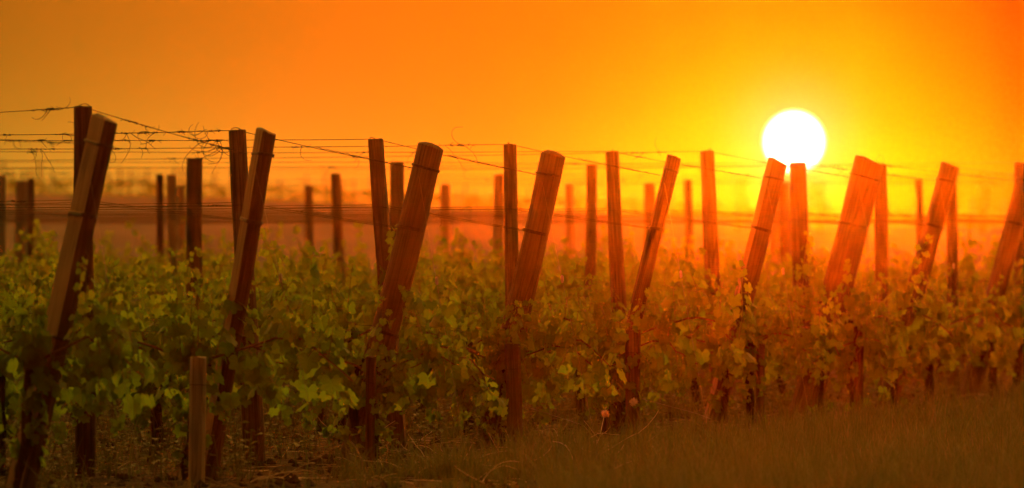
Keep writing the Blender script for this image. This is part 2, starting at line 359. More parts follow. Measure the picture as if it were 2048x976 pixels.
VP = [(165, 215, 171, 37, 44, 'bark', 'upright post behind the nearest leaning post, its top highest of all'),
      (475, 262, 508, 34, 46, 'cracked', 'cracked upright post just left of the bark covered leaning post'),
      (752, 280, 797, 37, 46, 'cracked', 'square topped upright post with a knot, splitting away from a stout leaning post'),
      (1020, 290, 1030, 25, 35, 'cracked', 'slim upright post with a nicked top left of the round topped leaning post'),
      (1223, 304, 1248, 27, 33, 'cracked', 'slim upright post standing clear between the fourth and fifth leaning posts'),
      (1414, 303, 1437, 28, 33, 'weathered', 'upright post alone left of the sun, leaning slightly left'),
      (1595, 326, 1612, 34, 37, 'weathered', 'upright post whose top covers the bottom right of the sun'),
      (1762, 330, 1764, 26, 28, 'weathered', 'upright post with a wire loop on top, behind the thickest leaning post'),
      (1903, 334, 1906, 21, 24, 'weathered', 'upright post almost hidden behind the second last leaning post'),
      (2039, 326, 2041, 22, 24, 'weathered', 'upright post at the right edge of the view')]
def LX(k): return Vector((-1.4 + .53 * k, 20 + 1.62 * k, 0))
TA = .21
V = []
for k, (tx, ty, bx, w, wb, mt, desc) in enumerate(VP):
    D = 20 + 1.62 * (k + 1) + .16
    base = at(bx, 0, D); base.z = gz(base.x, D); top = at(tx, ty, D); hh = (top - base).length
    fl = [(R(250 + 7 * k), .88)] if k not in (2,) else [(R(262), .7), (R(352), .72), (R(172), .8)]
    me = post_mesh(hh, w / F * D / 2, wb / F * D / 2, 40 + k, [M[mt]], fl, wob=1.1)
    o = link('upright_post', me); stand(o, base, top); tag(o, desc, 'wooden post', 'upright posts next to the leaning end posts')
    staple(o, hh + .004, w / F * D / 2, k); V.append((o, base, top, hh, w / F * D / 2))
# far upright posts seen past the first rows: (x, top row, width, foot x, row-distance, description)
BP = [(4, 352, 16, 4, 'pale', 'blurred upright post at the left edge of the view'), (45, 362, 25, 36, 'pale', 'blurred grey post left of the nearest leaning post'),
      (62, 358, 14, 60, 'brown', 'thin blurred post just right of the grey one at far left'),
      (320, 350, 15, 322, 'brown', 'thin blurred dark post left of two grey posts'), (343, 350, 20, 352, 'pale', 'blurred grey post between a thin dark post and a fainter one'),
      (362, 374, 17, 368, 'pale', 'faint blurred post close behind the wide upright post'), (390, 318, 31, 386, 'brown', 'wide upright post standing clear between the first two leaning posts'),
      (617, 372, 17, 622, 'brown', 'thin blurred post right of the second leaning post'), (671, 348, 20, 686, 'brown', 'blurred post with a ragged top leaning slightly left'),
      (793, 325, 28, 796, 'brown', 'upright post seen in the gap between the square post and stout leaning post'), (890, 370, 20, 892, 'pale', 'blurred post just right of the stout leaning post'),
      (998, 350, 21, 996, 'pale', 'blurred pale post touching the left side of a slim upright post'), (1140, 370, 18, 1142, 'pale', 'blurred thin post right of the round topped leaning post'),
      (1183, 330, 23, 1180, 'brown', 'upright post left of the slim clear one'), (1300, 367, 23, 1298, 'brown', 'blurred post against the left side of the thin leaning post'),
      (1376, 360, 18, 1384, 'brown', 'blurred post between the thin leaning post and a lone upright one'), (1569, 365, 22, 1572, 'brown', 'hazy post in the gap under the sun'),
      (1550, 372, 20, 1547, 'pale', 'hazy post behind the leaning post under the sun'), (1838, 360, 15, 1848, 'brown', 'thin post standing clear left of the second last leaning post')]
B = []
for i, (px, ty, w, bx, tn, desc) in enumerate(BP):
    D0 = .425 * F / (HY - ty); s_ = (px - 1024) / F
    kf = (D0 * (1 + s_ * TA) - (20 + -1.4 * TA)) / (1.62 + .53 * TA); k = max(5, round(kf))
    Lk = LX(k); D = (Lk.y + Lk.x * TA) / (1 + s_ * TA) 
    top = at(px, ty, D); base = at(bx, 0, D); base.z = gz(base.x, D); hh = (top - base).length; r = w / F * D / 2
    o = link('upright_post', post_mesh(hh, r, r * 1.12, 70 + i, [M['grey' if tn == 'pale' else 'weathered']], [(R(240 + 9 * i), .85)], segs=16, rings=18))
    stand(o, base, top); tag(o, desc, 'wooden post', 'upright posts further along the rows'); B.append((k, o, top, base))

# ------------------------------------------------------------------ trellis wires
def curl(mb, p, length, rnd, r=.0011, drop=1.0, mi=0):
    d = Vector((rnd.uniform(-1, 1), rnd.uniform(-.5, .5), rnd.uniform(-.9, .3) * drop)).normalized(); q = p.copy(); pts = [q.copy()]
    ax = Vector((rnd.uniform(-.3, .3), 1, rnd.uniform(-.3, .3))).normalized(); bend = rnd.uniform(-.5, .5); n_ = max(5, int(length / .008))
    for i in range(n_):
        bend += rnd.uniform(-.25, .25); bend = max(-.9, min(.9, bend)); d = Matrix.Rotation(bend * .45, 3, ax) @ d
        d.z -= .05 * drop; d.normalize(); q = q + d * (length / n_); pts.append(q.copy())
    mb.tube(pts, r, r * .6, n=4, mi=mi, cap=False)
def tendril_cluster(p, along, rnd, size=1.0):
    mb = MB(); s = rnd.choice([.6, 1.0, 1.2, 1.7]) * size
    # wrapped coil round the wire, with knots
    for _ in range(int(2 + 3 * s)):          # little brown knots gripping the wire, uneven in size and spacing
        c_ = p + along * rnd.gauss(0, .018 * s); pts = []; w = rnd.uniform(.002, .0055)
        for i in range(rnd.randint(7, 14)):
            pts.append(c_ + Vector((rnd.uniform(-1, 1), rnd.uniform(-1, 1), rnd.uniform(-1, 1))) * w + along * (i - 5) * rnd.uniform(.0002, .0014))
        mb.tube(pts, .0016, n=4)
    for _ in range(int(2 + 3 * s)): curl(mb, p + along * rnd.uniform(-.04, .04) * s, rnd.uniform(.012, .035), rnd, .0012, .2)
    for _ in range(1 + (size >= 1) + (size >= 1.3) * 2 if size != 1.0 else rnd.random() < .6): curl(mb, p + along * rnd.uniform(-.03, .03) * s, rnd.uniform(.05, .13) * min(1.2, size), rnd, .0014, 1.0)
    return mb
def wire(points, label, group, rnd, r=.0015, sag=.008, tend=0, cat='wire', m='wire', twist=None, name='trellis_wire', hang=None):
    pts = []
    for a, b in zip(points, points[1:]):
        n_ = max(6, int((b - a).length / .12))
        for i in range(n_):
            t = i / n_; q = a.lerp(b, t); q.z -= sag * 4 * t * (1 - t) * min(1, (b - a).length)
            q.z += .0022 * noise.noise(Vector((q.x * 3, q.y * 3, a.z * 9))) ; pts.append(q)
    pts.append(points[-1].copy())
    mb = MB(); mb.tube(pts, r, n=5, cap=False)
    if twist:                                # second strand wound round the last stretch
        a, b = twist; tp = [a.lerp(b, i / 70) + Vector((0, math.cos(i * .9), math.sin(i * .9))) * (.0016 + .0008 * math.sin(i * .37)) for i in range(71)]
        mb.tube(tp, .0013, n=4, cap=False)
    o = link(name, mb.mesh(name, [M[m]])); tag(o, label, cat, group)
    tot = sum((b - a).length for a, b in zip(pts, pts[1:]))
    for _ in range(tend):
        i = rnd.randrange(2, len(pts) - 2); p_ = pts[i]
        sx = (p_.x / p_.y * F + 1024)
        if not (-30 < sx < 2080): continue
        al = (pts[i + 1] - pts[i]).normalized()
        link('dried_tendril', tendril_cluster(p_, al, rnd).mesh('dried_tendril', [M['tendril']]), o)
    for (px, s) in (hang or []):             # clusters seen in the photograph
        best = min(range(1, len(pts) - 1), key=lambda i: abs(pts[i].x / pts[i].y * F + 1024 - px))
        al = (pts[best + 1] - pts[best]).normalized()
        link('dried_tendril', tendril_cluster(pts[best], al, rnd, s).mesh('dried_tendril', [M['tendril']]), o)
    return o
rnd = random.Random(5)
UD = Vector((-.9786, .2055, 0))
HT = {1: [(95, .8), (108, .7), (425, 1.6), (440, 1.4)], 2: [(110, 1.2), (262, 1.3), (275, 1.1), (330, .6), (420, 1.2)], 3: [(78, .6), (122, .6), (257, .9), (312, .8), (430, 1.3), (412, 1.1)],
      4: [(60, 1.3), (285, .8), (900, 1.2), (925, 1.5)], 5: [(80, .7), (720, 1.0), (820, .8), (1260, 1.0)], 6: [(350, .9), (715, .9), (1290, 1.0)]}
NR = 16
for k in range(0, NR):
    # the row's posts from its end leftwards
    mids = [(-1, b[1], b[0]) for b in []]
    own = sorted([b for b in B if b[0] == k], key=lambda b: -b[2].x)
    oname = (ORD[k] + ' leaning post') if k < 9 else None
    Lk = LX(k)
    far_l = Lk + UD * (Lk.x + 1.75 * (Lk.y / 20) ) if False else None
    def on_row(x, z): return Vector((x, Lk.y + (Lk.x - x) * TA, z))
    xl = -(1100 / F) * (Lk.y + 4) - .3
    ztop = CAMZ + .425
    if k == 0:
        st = Vector((-2.3, 20.25, CAMZ + .40))
        wire([Vector((-2.6, 20.5, 1.33)), lp(0, .085) + Vector((-.045, -.01, 0))], 'drooping top wire running in from the left to the nearest leaning post', 'vineyard wires', rnd, tend=0, hang=[(5, .5), (30, .8), (70, .4)], sag=.02)
    else:
        top_pts = []
        if k - 1 < len(V):
            vt = V[k - 1][2] + Vector((0, 0, .003)); 
            endp = lp(k, .085) + Vector((-L[k][4] * 1.0, 0, 0)) if k < 9 else Vector((Lk.x, Lk.y, 1.22))
            ps = [on_row(xl, ztop + .0 + (.012 if k % 2 else -.008))]
            for b in reversed(own): ps.append(b[2] + Vector((0, 0, .003)))
            ps += [vt, endp]
            d_ = endp - vt
            wire(ps, f'top wire over the {ORD[k-1]} upright post from the left' if k < 9 else 'top wire reaching the upright post at the right edge' if k == 10 else 'top wire over the half hidden upright post near the right', 'vineyard wires', rnd, tend=3 if k < 8 else 5, sag=.006,
                 twist=(vt + d_ * .45, endp) if k > 1 else None, hang=HT.get(k))
        else:
            ps = [on_row(xl, ztop)] + [b[2] + Vector((0, 0, .003)) for b in reversed(own)] + [on_row(max(Lk.x, 0) if Lk.x < 4 else 1100 / F * Lk.y, ztop)]
            wire(ps, 'thin blurred top wire strung across the far rows', 'top wires of the far rows', rnd, tend=9, sag=.006)
    # doubled middle wires at the height of the middle band
    zm = CAMZ + .125
    xe = (lp(k, .335).x) if k < 9 else min(Lk.x, 1100 / F * Lk.y)
    for q in range(2):
        e_ = (lp(k, .335) + Vector((0, .02 - .04 * q, .004 * q - .002))) if k < 9 else on_row(xe, zm)
        vx = V[k - 1][1].lerp(V[k - 1][2], .73) if 0 < k <= 10 else None
        ps = [on_row(xl, zm + .012 * q - .004)]
        if vx: v2 = vx.copy(); v2.z = zm + .012 + .01 * q; v2.y += -.035 + .07 * q; ps.append(v2)
        ps.append(e_)
        if k < 9: lab = f'{["lower", "upper"][q]} strand of the middle wire pair held by the {ORD[k]} leaning post from the left'
        else: lab = 'thin middle wire of the blurred far rows'
        wire(ps, lab, 'vineyard wires' if k < 9 else 'middle wires of the far rows', rnd, r=.0014, tend=1 if q else 3 if k > 8 else 1, sag=.003)
    # low wire in the leaves
    zl = .60
    e_ = lp(k, .76) if k < 9 else on_row(xe, zl)
    wire([on_row(xl, zl), e_], f'low wire among the leaves held by the {ORD[k]} leaning post from the left' if k < 9 else 'low wire hidden in leaves of the far rows', 'vineyard wires' if k < 9 else 'low wires of the far rows', rnd, r=.0015, sag=.004)
# guy wires from the leaning posts down to the ground
for k in range(0, 9):
    o, b, t, hh, r = L[k]; D = b.y
    anchor = Vector((b.x + .46, D - .35, gz(b.x + .46, D - .35) + .01))
    st = lp(k, .12) + Vector((-r * .35, -r * 1.0, 0)); tp = lp(k, .34) + Vector((r * .95, -.01, 0))
    tn = st.lerp(anchor, .365)
    root = empty('guy_wire', anchor); tag(root, f'thin guy wire with pale tensioner hanging by the {ORD[k]} leaning post from the left', 'wire', 'guy wires of the end posts')
    mb = MB(); mb.tube([st - anchor, (st.lerp(tn, .5)) - anchor, tn - anchor], .0007, n=4); mb.tube([tn - anchor, Vector((0, 0, 0))], .0007, n=4)
    mb.tube([tp - anchor, tn - anchor + Vector((0, 0, .01))], .0006, n=4)
    link('strand', mb.mesh('strand', [M['galv']]), root)
    mb = MB(); c_ = tn - anchor
    mb.tube([c_ + Vector((0, 0, .018)), c_ + Vector((0, 0, .012)), c_ + Vector((.001, 0, -.008)), c_ + Vector((.002, 0, -.016))], lambda t: [.003, .0062, .0068, .003][min(3, int(t * 3.01))], n=8)
    link('tensioner', mb.mesh('tensioner', [M['tensioner']]), root)
    mb = MB(); pts = [Vector((.012 * math.cos(a), 0, .012 + .014 * math.sin(a))) for a in [2 * math.pi * i / 12 for i in range(13)]] ; mb.tube(pts, .002, n=5); mb.tube([Vector((0, 0, -.06)), Vector((0, 0, .0))], .003, n=5)
    link('anchor_loop', mb.mesh('anchor_loop', [M['galv']]), root)
# ground-level tie strings near the third and fourth end posts
def low_wire(pix, lab):
    mb = MB(); P = [at(*q) for q in pix]; mb.tube(P, .0013, n=4); o = link('tie_wire', mb.mesh('tie_wire', [M['galv']])); tag(o, lab, 'wire', 'slack wires near the ground')
low_wire([(1047, 812, 24.7), (1110, 832, 24.6), (1166, 850, 24.5), (1197, 884, 24.4)], 'slack pale wire stretching down from the short pale stake to its ground anchor')
low_wire([(1227, 752, 26.2), (1212, 815, 25.6), (1197, 884, 24.5)], 'slack pale wire rising steeply to the stake below the thin leaning post')
low_wire([(1282, 797, 26.2), (1330, 810, 26.1), (1390, 826, 26.0), (1422, 838, 25.9)], 'slack pale wire running right from the stake below the thin leaning post')
# wire loop on the post right of the sun
mb = MB(); pv_ = V[7][2]; mb.tube([pv_ + Vector((-.035, 0, .0)), pv_ + Vector((-.03, 0, .03)), pv_ + Vector((-.008, 0, .058)), pv_ + Vector((.012, 0, .05)), pv_ + Vector((.02, 0, .0))], .0014, n=4)
o = link('wire_loop', mb.mesh('wire_loop', [M['wire']])); tag(o, 'loose bent wire end looping above the upright post right of the sun', 'wire')

# ------------------------------------------------------------------ grapevines
def leaf_outline():
    prof = [(-180, .30), (-158, .62), (-140, .80), (-127, .70), (-112, .86), (-96, .60), (-80, .52), (-66, .82), (-52, .92), (-38, .74), (-24, .62), (-12, .90), (0, 1.08), (12, .90), (24, .62), (38, .74), (52, .92), (66, .82), (80, .52), (96, .60), (112, .86), (127, .70), (140, .80), (158, .62)]
    return [(math.sin(R(a)) * r, math.cos(R(a)) * r) for a, r in prof]
LO = [(x * .3 / max(.01, math.hypot(x, y)) + x * .68, y * .3 / max(.01, math.hypot(x, y)) + y * .68) for x, y in leaf_outline()]
LO[0] = (0, -.28)
def add_leaf(mb, p, size, nrm_, tipd, rnd, fold=.18):
    y = tipd - nrm_ * tipd.dot(nrm_)
    if y.length < .05: y = Vector((0, 0, -1)) - nrm_ * Vector((0, 0, -1)).dot(nrm_)
    y.normalize(); x = y.cross(nrm_); b = len(mb.v); c_ = p + y * size * .5
    mb.v.append(tuple(c_)); cu = rnd.uniform(-.25, .35); s_ = size * .52; tw = rnd.uniform(-.12, .12)
    for (u, v) in LO:
        j = 1 + rnd.uniform(-.06, .06); u2, v2 = u * j, v * j
        z = -fold * abs(u2) - cu * v2 * v2 * .5 + tw * u2 * v2 + rnd.uniform(-.03, .03)
        mb.v.append(tuple(c_ + x * (u2 * s_) + y * (v2 * s_) + nrm_ * (z * s_)))
    n_ = len(LO)
    for i in range(n_): mb.f.append((b, b + 1 + i, b + 1 + (i + 1) % n_)); mb.m.append(0)
def vine_meshes(seed, far=False):
    rd = random.Random(seed); T = MB(); C = [MB(), MB()]; Sh = MB(); Fo = MB()
    hd = rd.uniform(.40, .47); lean = rd.uniform(-.06, .06); q = Vector((0, 0, -.08)); pts = []
    for i in range(13):
        z = -.08 + (hd + .08) * i / 12
        pts.append(Vector((lean * i / 12 + .016 * noise.noise(Vector((seed, z * 7, 0))) * 2, .014 * noise.noise(Vector((seed + 5, z * 7, 0))) * 2, z)))
    tr = rd.uniform(.016, .024)
    T.tube(pts, lambda t: tr * (1.25 - .55 * t + .55 * max(0, (t - .82) * 4)) * (1 + .3 * noise.noise(Vector((seed, t * 8, 1)))), n=9)
    head = pts[-1]
    for _ in range(3): T.tube([head - Vector((0, 0, .03)), head + Vector((rd.uniform(-.05, .05), rd.uniform(-.02, .02), rd.uniform(-.01, .05)))], .012, .006, n=6)
    tips = []
    for s, cb in zip((-1, 1), C):
        ln_ = rd.uniform(.40, .55); pc = []
        for i in range(12):
            t = i / 11; x = s * ln_ * (t ** .9) + head.x; z = head.z + .10 * math.sin(min(1, t * 1.4) * math.pi * .55) * rd.uniform(.9, 1.1) - max(0, t - .6) * rd.uniform(.25, .45)
            pc.append(Vector((x, .02 * math.sin(t * 5 + seed), z)))
        cb.tube(pc, .0055, .0035, n=6)
        ns = 9
        for j in range(ns):
            t = (j + .4 + rd.uniform(-.3, .3)) / ns; a = pc[min(11, int(t * 11))]; tips.append((a, s))
    tips += [(head, 1), (head, -1), (head, .3)]
    for a, s in tips:
        d = Vector((rd.uniform(-.35, .35), rd.uniform(-.45, .45), 1)).normalized(); ln_ = max(.07, rd.gauss(.20, .065)) - max(0, a.z - .45) * .5
        if rd.random() < .22: ln_ += rd.uniform(.06, .17)
        if rd.random() < .42: d = Vector((rd.uniform(-.5, .5), rd.uniform(-.8, .8), -.75)).normalized(); ln_ = rd.uniform(.14, .36)
        P = [a.copy()]; n_ = 9
        for i in range(n_):
            d = (d + Vector((rd.uniform(-.13, .13), rd.uniform(-.13, .13), rd.uniform(-.05, .08)))).normalized(); P.append(P[-1] + d * ln_ / n_)
        if rd.random() < .45:                 # nodding tip
            for i in range(3): d = (d + Vector((rd.uniform(-.5, .5), 0, -.55))).normalized(); P.append(P[-1] + d * .012)
        Sh.tube(P, .0028, .0012, n=4, cap=False)
        nl = int(11 + ln_ * 34)
        for j in range(nl):
            t = (j + rd.random()) / nl; i = min(len(P) - 2, int(t * (len(P) - 1))); p = P[i].lerp(P[i + 1], rd.random())
            az_ = rd.uniform(0, 2 * math.pi); sz = rd.choice((rd.uniform(.03, .055), rd.uniform(.05, .075), rd.uniform(.065, .098))) * (1 - .62 * t ** 2.4)
            o_ = Vector((math.cos(az_), math.sin(az_), rd.uniform(-.1, .5))).normalized(); st = p + o_ * rd.uniform(.02, .055) * (1 - .5 * t)
            Sh.tube([p, st], .0010, n=3, cap=False)
            up = rd.uniform(-.1, .9) if t < .75 else rd.uniform(-.6, .6)
            nn = (Vector((o_.x, o_.y, 0)) + Vector((rd.uniform(-.5, .5), rd.uniform(-.5, .5), up))).normalized()
            add_leaf(Fo, st, sz, nn, Vector((o_.x * .4, o_.y * .4, -1 if t < .8 else rd.uniform(-.8, 1))), rd)
        for _ in range(3):                    # fresh tip leaves and flower buds
            add_leaf(Fo, P[-1], rd.uniform(.014, .03), Vector((rd.uniform(-1, 1), rd.uniform(-1, 1), rd.uniform(-.3, 1))).normalized(), Vector((rd.uniform(-1, 1), rd.uniform(-1, 1), 1)), rd, .4)
        if rd.random() < .5: curl(Sh, P[-2], rd.uniform(.04, .09), rd, .0009, -.6)
    for _ in range(16):                       # hanging lower leaves
        s = rd.choice((-1, 1)); p = head + Vector((s * rd.uniform(0, .45), rd.uniform(-.09, .09), rd.uniform(-.10, .06)))
        add_leaf(Fo, p, rd.uniform(.06, .10), Vector((rd.uniform(-.6, .6), rd.choice((-1, 1)), rd.uniform(-.1, .4))).normalized(), Vector((0, 0, -1)), rd)
    for _ in range(7):                        # suckers low on the trunk and the weeds' big leaves round it
        p = Vector((head.x * .5 + rd.uniform(-.05, .05), rd.uniform(-.04, .04), rd.uniform(.02, .25))); d = Vector((rd.uniform(-1, 1), rd.uniform(-.6, .6), rd.uniform(.3, 1))).normalized(); q = p + d * rd.uniform(.05, .16)
        Sh.tube([p, q], .0016, n=3, cap=False)
        for _ in range(5): add_leaf(Fo, p.lerp(q, rd.uniform(.3, 1)), rd.uniform(.025, .065), Vector((rd.uniform(-1, 1), rd.uniform(-1, 1), rd.uniform(0, 1))).normalized(), Vector((rd.uniform(-1, 1), 0, -1)), rd)
    return (T.mesh('trunk', [M['trunk']]), C[0].mesh('cane', [M['cane']]), C[1].mesh('cane', [M['cane']]), Sh.mesh('shoot_growth', [M['shoot']]), Fo.mesh('foliage', [M['leaf']], False))
VAR = [vine_meshes(100 + i) for i in range(10)]
def vine(p, rot, sc, var, label, group=None):
    ms = VAR[var]; root = empty('grapevine', p); root.rotation_euler = (0, 0, rot); root.scale = (sc[0], sc[1], sc[2])
    for nm, me in zip(('trunk', 'cane', 'cane', 'shoot_growth', 'foliage'), ms): link(nm, me, root)
    tag(root, label, 'grapevine', group); return root
def stake(px, ty, D, w, mt, label, lean=0):
    base = at(px, 0, D); base.z = gz(base.x, D); top = at(px + lean, ty, D); r = w / F * D / 2
    me = post_mesh((top - base).length, r, r * .95, int(px), [M[mt]], [(R(265), .8)], segs=14, rings=12, wob=.7)
    o = link('vine_stake', me); stand(o, base, top); tag(o, label, 'stake', 'short stakes beside the vines')
    band(o, (top - base).length - .10, r, 1, int(px), 'wire_band', .0012)
stake(393, 716, 21.2, 34, 'grey', 'short pale grey stake below the second leaning post, nearest to the viewer', 4)
stake(740, 715, 22.9, 20, 'bark', 'brown stake beside a dark vine trunk under the big dark leaf clump', 3)
stake(1030, 690, 24.6, 33, 'weathered', 'short weathered stake under the rounded leaning post, left of the slack wire', -6)
stake(1266, 662, 26.3, 31, 'weathered', 'short stake at the foot of the thin leaning post', 0)
stake(1521, 690, 27.9, 18, 'weathered', 'narrow stake in leaves below the sun', 0)
stake(1717, 655, 29.5, 20, 'bark', 'slim stake standing clear in the leaves right of the sun', 0)
FIRST = {1: 372, 2: 716, 3: 1003, 4: 1243, 5: 1500, 6: 1700, 7: 1850, 8: 1990, 0: 40}
rv = random.Random(77); NV = 0
for k in range(0, NR):
    Lk = LX(k); D = Lk.y
    x = (FIRST[k] - 1024) / F * D if k in FIRST else min(Lk.x - .4, 1.12 * 1024 / F * D + .4 + rv.random() * .5)
    j = 0; xmin = -1080 / F * (D + 4) - .3
    while x > xmin:
        y = D + (Lk.x - x) * TA - .12 + rv.uniform(-.03, .03)
        if k < 9:
            where = ['first along its row', 'second along its row', 'third along its row', 'fourth along its row', 'fifth along its row', 'sixth along its row', 'seventh along its row'][min(j, 6)]
            lab = f'leafy grapevine of the {ORD[k]} leaning post from the left, {where}'; grp = 'grapevines of the near rows'
        else: lab = 'softly blurred leafy grapevine in the far rows beyond the leaning posts'; grp = 'grapevines of the far rows'
        s = rv.uniform(.92, 1.08)
        vine((x, y, gz(x, y)), math.pi * rv.randint(0, 1) + math.atan2(-UD.y, -UD.x) + math.pi * 0 + rv.uniform(-.1, .1), (s, s * 1.1, s * rv.uniform(.90, 1.08) * (.96 if k < 9 else 1.06)), rv.randrange(10), lab, grp)
        NV += 1; j += 1; x -= rv.uniform(.66, .86)
for k in range(2, 8):                         # the last plant of each row has grown out in front of its end post
    b = L[k][1]; x = b.x + rv.uniform(-.02, .10); y = b.y - .20
    vine((x, y, gz(x, y)), rv.uniform(-.2, .2), (.8, 1.0, rv.uniform(.58, .64) if k < 2 else rv.uniform(.76, .86)), rv.randrange(10), f'grapevine grown out in front of the foot of the {ORD[k]} leaning post from the left', 'grapevines of the near rows')
# ------------------------------------------------------------------ far ridge: posts and rows behind the crest
rr = random.Random(9); RPM = [post_mesh(1.3, .024, .027, 300 + i, [M['weathered']], None, segs=10, rings=8) for i in range(4)]
tops = [(-60, 325), (60, 322), (150, 330), (300, 335), (620, 345), (900, 365), (1200, 372), (1500, 388), (1750, 400), (2048, 402)]
def topy(px):
    for (a, ya), (b, yb) in zip(tops, tops[1:]):
        if a <= px <= b: return lerp(ya, yb, (px - a) / (b - a))
    return tops[0][1] if px < tops[0][0] else tops[-1][1]
px = -30
while px < 2080:
    D = rr.uniform(112, 122); x = (px - 1024) / F * D; zt = CAMZ + (HY - topy(px) + rr.uniform(-20, 4)) / F * D; z0 = gz(x, D)
    o = link('distant_post', rr.choice(RPM)); o.location = (x, D, z0); o.scale = (1, 1, max(.4, (zt - z0) / 1.3)); o.rotation_euler = (0, rr.uniform(-.03, .03), rr.random() * 6)
    tag(o, 'tiny blurred vineyard post against the sky on the far ridge', 'wooden post', 'distant posts on the ridge')
    px += rr.choice([16, 24, 38, 55])
fm = MB()
for row in range(5):
    D = 110.5 + row * 2.6; x = -13
    while x < 13:
        z0 = gz(x, D); lumps = .04 * noise.noise(Vector((x * .8, row, 0)))
        tp = CAMZ + (HY - (lerp(383, 448, sm((x / D * F + 1024) / 1900)))) / F * D + lumps
        for _ in range(3):
            p = Vector((x + rr.uniform(-.08, .08), D + rr.uniform(-.15, .15), lerp(z0 + .2, max(z0 + .4, tp), rr.random() ** .6)))
            s = rr.uniform(.05, .11); a = rr.uniform(0, 6.28); u = Vector((math.cos(a), math.sin(a), rr.uniform(-.5, .5))).normalized(); v = u.cross(Vector((rr.uniform(-1, 1), rr.uniform(-1, 1), rr.uniform(-1, 1)))).normalized()
            fm.poly([p - u * s, p + v * s * .6, p + u * s, p - v * s * .6])
        x += .045
o = link('distant_vine_leaves', fm.mesh('distant_vine_leaves', [M['farleaf']], False)); tag(o, 'blurred green mass of vines along the far ridge', None, None, 'stuff')
for i, (px, w, y0, y1, ln_) in enumerate([(1475, 30, 388, 432, 12), (1640, 36, 400, 436, -8), (1966, 26, 405, 440, 0)]):
    D = 100 + i; mb = MB(); c_ = at(px, (y0 + y1) / 2, D); gz_ = gz(c_.x, D); hgt = (c_.z - gz_) * 2
    root = empty('distant_bush', (c_.x, D, gz_)); st = MB(); st.tube([Vector((0, 0, -.05)), Vector((.02, 0, hgt * .6))], .03, .015, n=6); link('stem', st.mesh('stem', [M['trunk']]), root)
    for _ in range(420):
        a = rr.uniform(0, 6.28); q = rr.random() ** .5; p = Vector((math.cos(a) * q * w / F * D / 2, math.sin(a) * q * .2, hgt * rr.uniform(.1, 1.05)))
        p.x += ln_ / F * D * p.z; s = rr.uniform(.02, .05); u = Vector((rr.uniform(-1, 1), rr.uniform(-1, 1), rr.uniform(-1, 1))).normalized(); v = u.cross(Vector((.3, .2, 1))).normalized()
        mb.poly([p - u * s, p + v * s * .6, p + u * s, p - v * s * .6])
    link('foliage', mb.mesh('foliage', [M['farleaf']], False), root)
    tag(root, ['small hazy bush on the ridge left of the sun', 'small hazy bush on the ridge right below the sun', 'small hazy bush on the ridge near the right edge'][i], 'bush')

# ------------------------------------------------------------------ grass, litter, clods
rg = random.Random(31); gm = MB()
def blade(mb, p, h_, w, rd):
    a = rd.uniform(0, 6.28); d = Vector((math.cos(a), math.sin(a), 0)); side = Vector((-d.y, d.x, 0)); bend = rd.uniform(.1, .75) * h_
    q = []
    for t in (0, .4, .75, 1): q.append((p + d * bend * t * t + Vector((0, 0, h_ * (t - .25 * t * t * bend / h_))), w * (1 - t) ** .7))
    b = len(mb.v)
    for c_, ww in q[:-1]: mb.v.append(tuple(c_ - side * ww)); mb.v.append(tuple(c_ + side * ww))
    mb.v.append(tuple(q[-1][0]))
    mb.f += [(b, b + 1, b + 3, b + 2), (b + 2, b + 3, b + 5, b + 4), (b + 4, b + 5, b + 6)]; mb.m += [0, 0, 0]
cnt = 0
while cnt < 36000:
    y = rg.uniform(16.5, 36) if rg.random() < .75 else rg.uniform(17, 24); hw = 1060 / F * y; x = rg.uniform(-hw, hw)
    e = edge(y); off = x - e
    pr = 1.0 if off > .25 else max(.0, .12 + off * 1.2) if off > -.3 else .06
    if y < 21.5: pr = .03 if x < -.25 else .12 if x < .1 else max(pr, .9)
    pr *= .45 + .9 * max(0, .5 + noise.noise(Vector((x * 2.2, y * 2.2, 8))))
    if rg.random() > pr: continue
    cl = noise.noise(Vector((x * 1.3, y * 1.3, 21))) + .5 * noise.noise(Vector((x * 5, y * 5, 2)))
    h_ = rg.uniform(.03, .10) * (1.0 if off > .2 else .9) * (1 + 1.1 * max(-.5, cl))
    if rg.random() < .05: h_ = rg.uniform(.12, .30)
    if y < 19.6: h_ *= 1.3
    blade(gm, Vector((x, y, gz(x, y) - .005)), h_, rg.uniform(.0015, .0032), rg); cnt += 1
    if rg.random() < .035:                    # a tuft: many longer blades from one crown, green or dry
        m0 = len(gm.m); hh = rg.uniform(.07, .17); nb = rg.randint(14, 34)
        for _ in range(nb): blade(gm, Vector((x + rg.gauss(0, .018), y + rg.gauss(0, .018), gz(x, y) - .005)), hh * rg.uniform(.5, 1.25), rg.uniform(.0015, .0035), rg)
        if rg.random() < .14:
            for q_ in range(m0, len(gm.m)): gm.m[q_] = 1
o = link('grass', gm.mesh('grass', [M['grass'], M['drygrass']], False)); tag(o, 'short dark grass along the headland in front of the rows', None, None, 'stuff')
um = MB(); ru = random.Random(12)
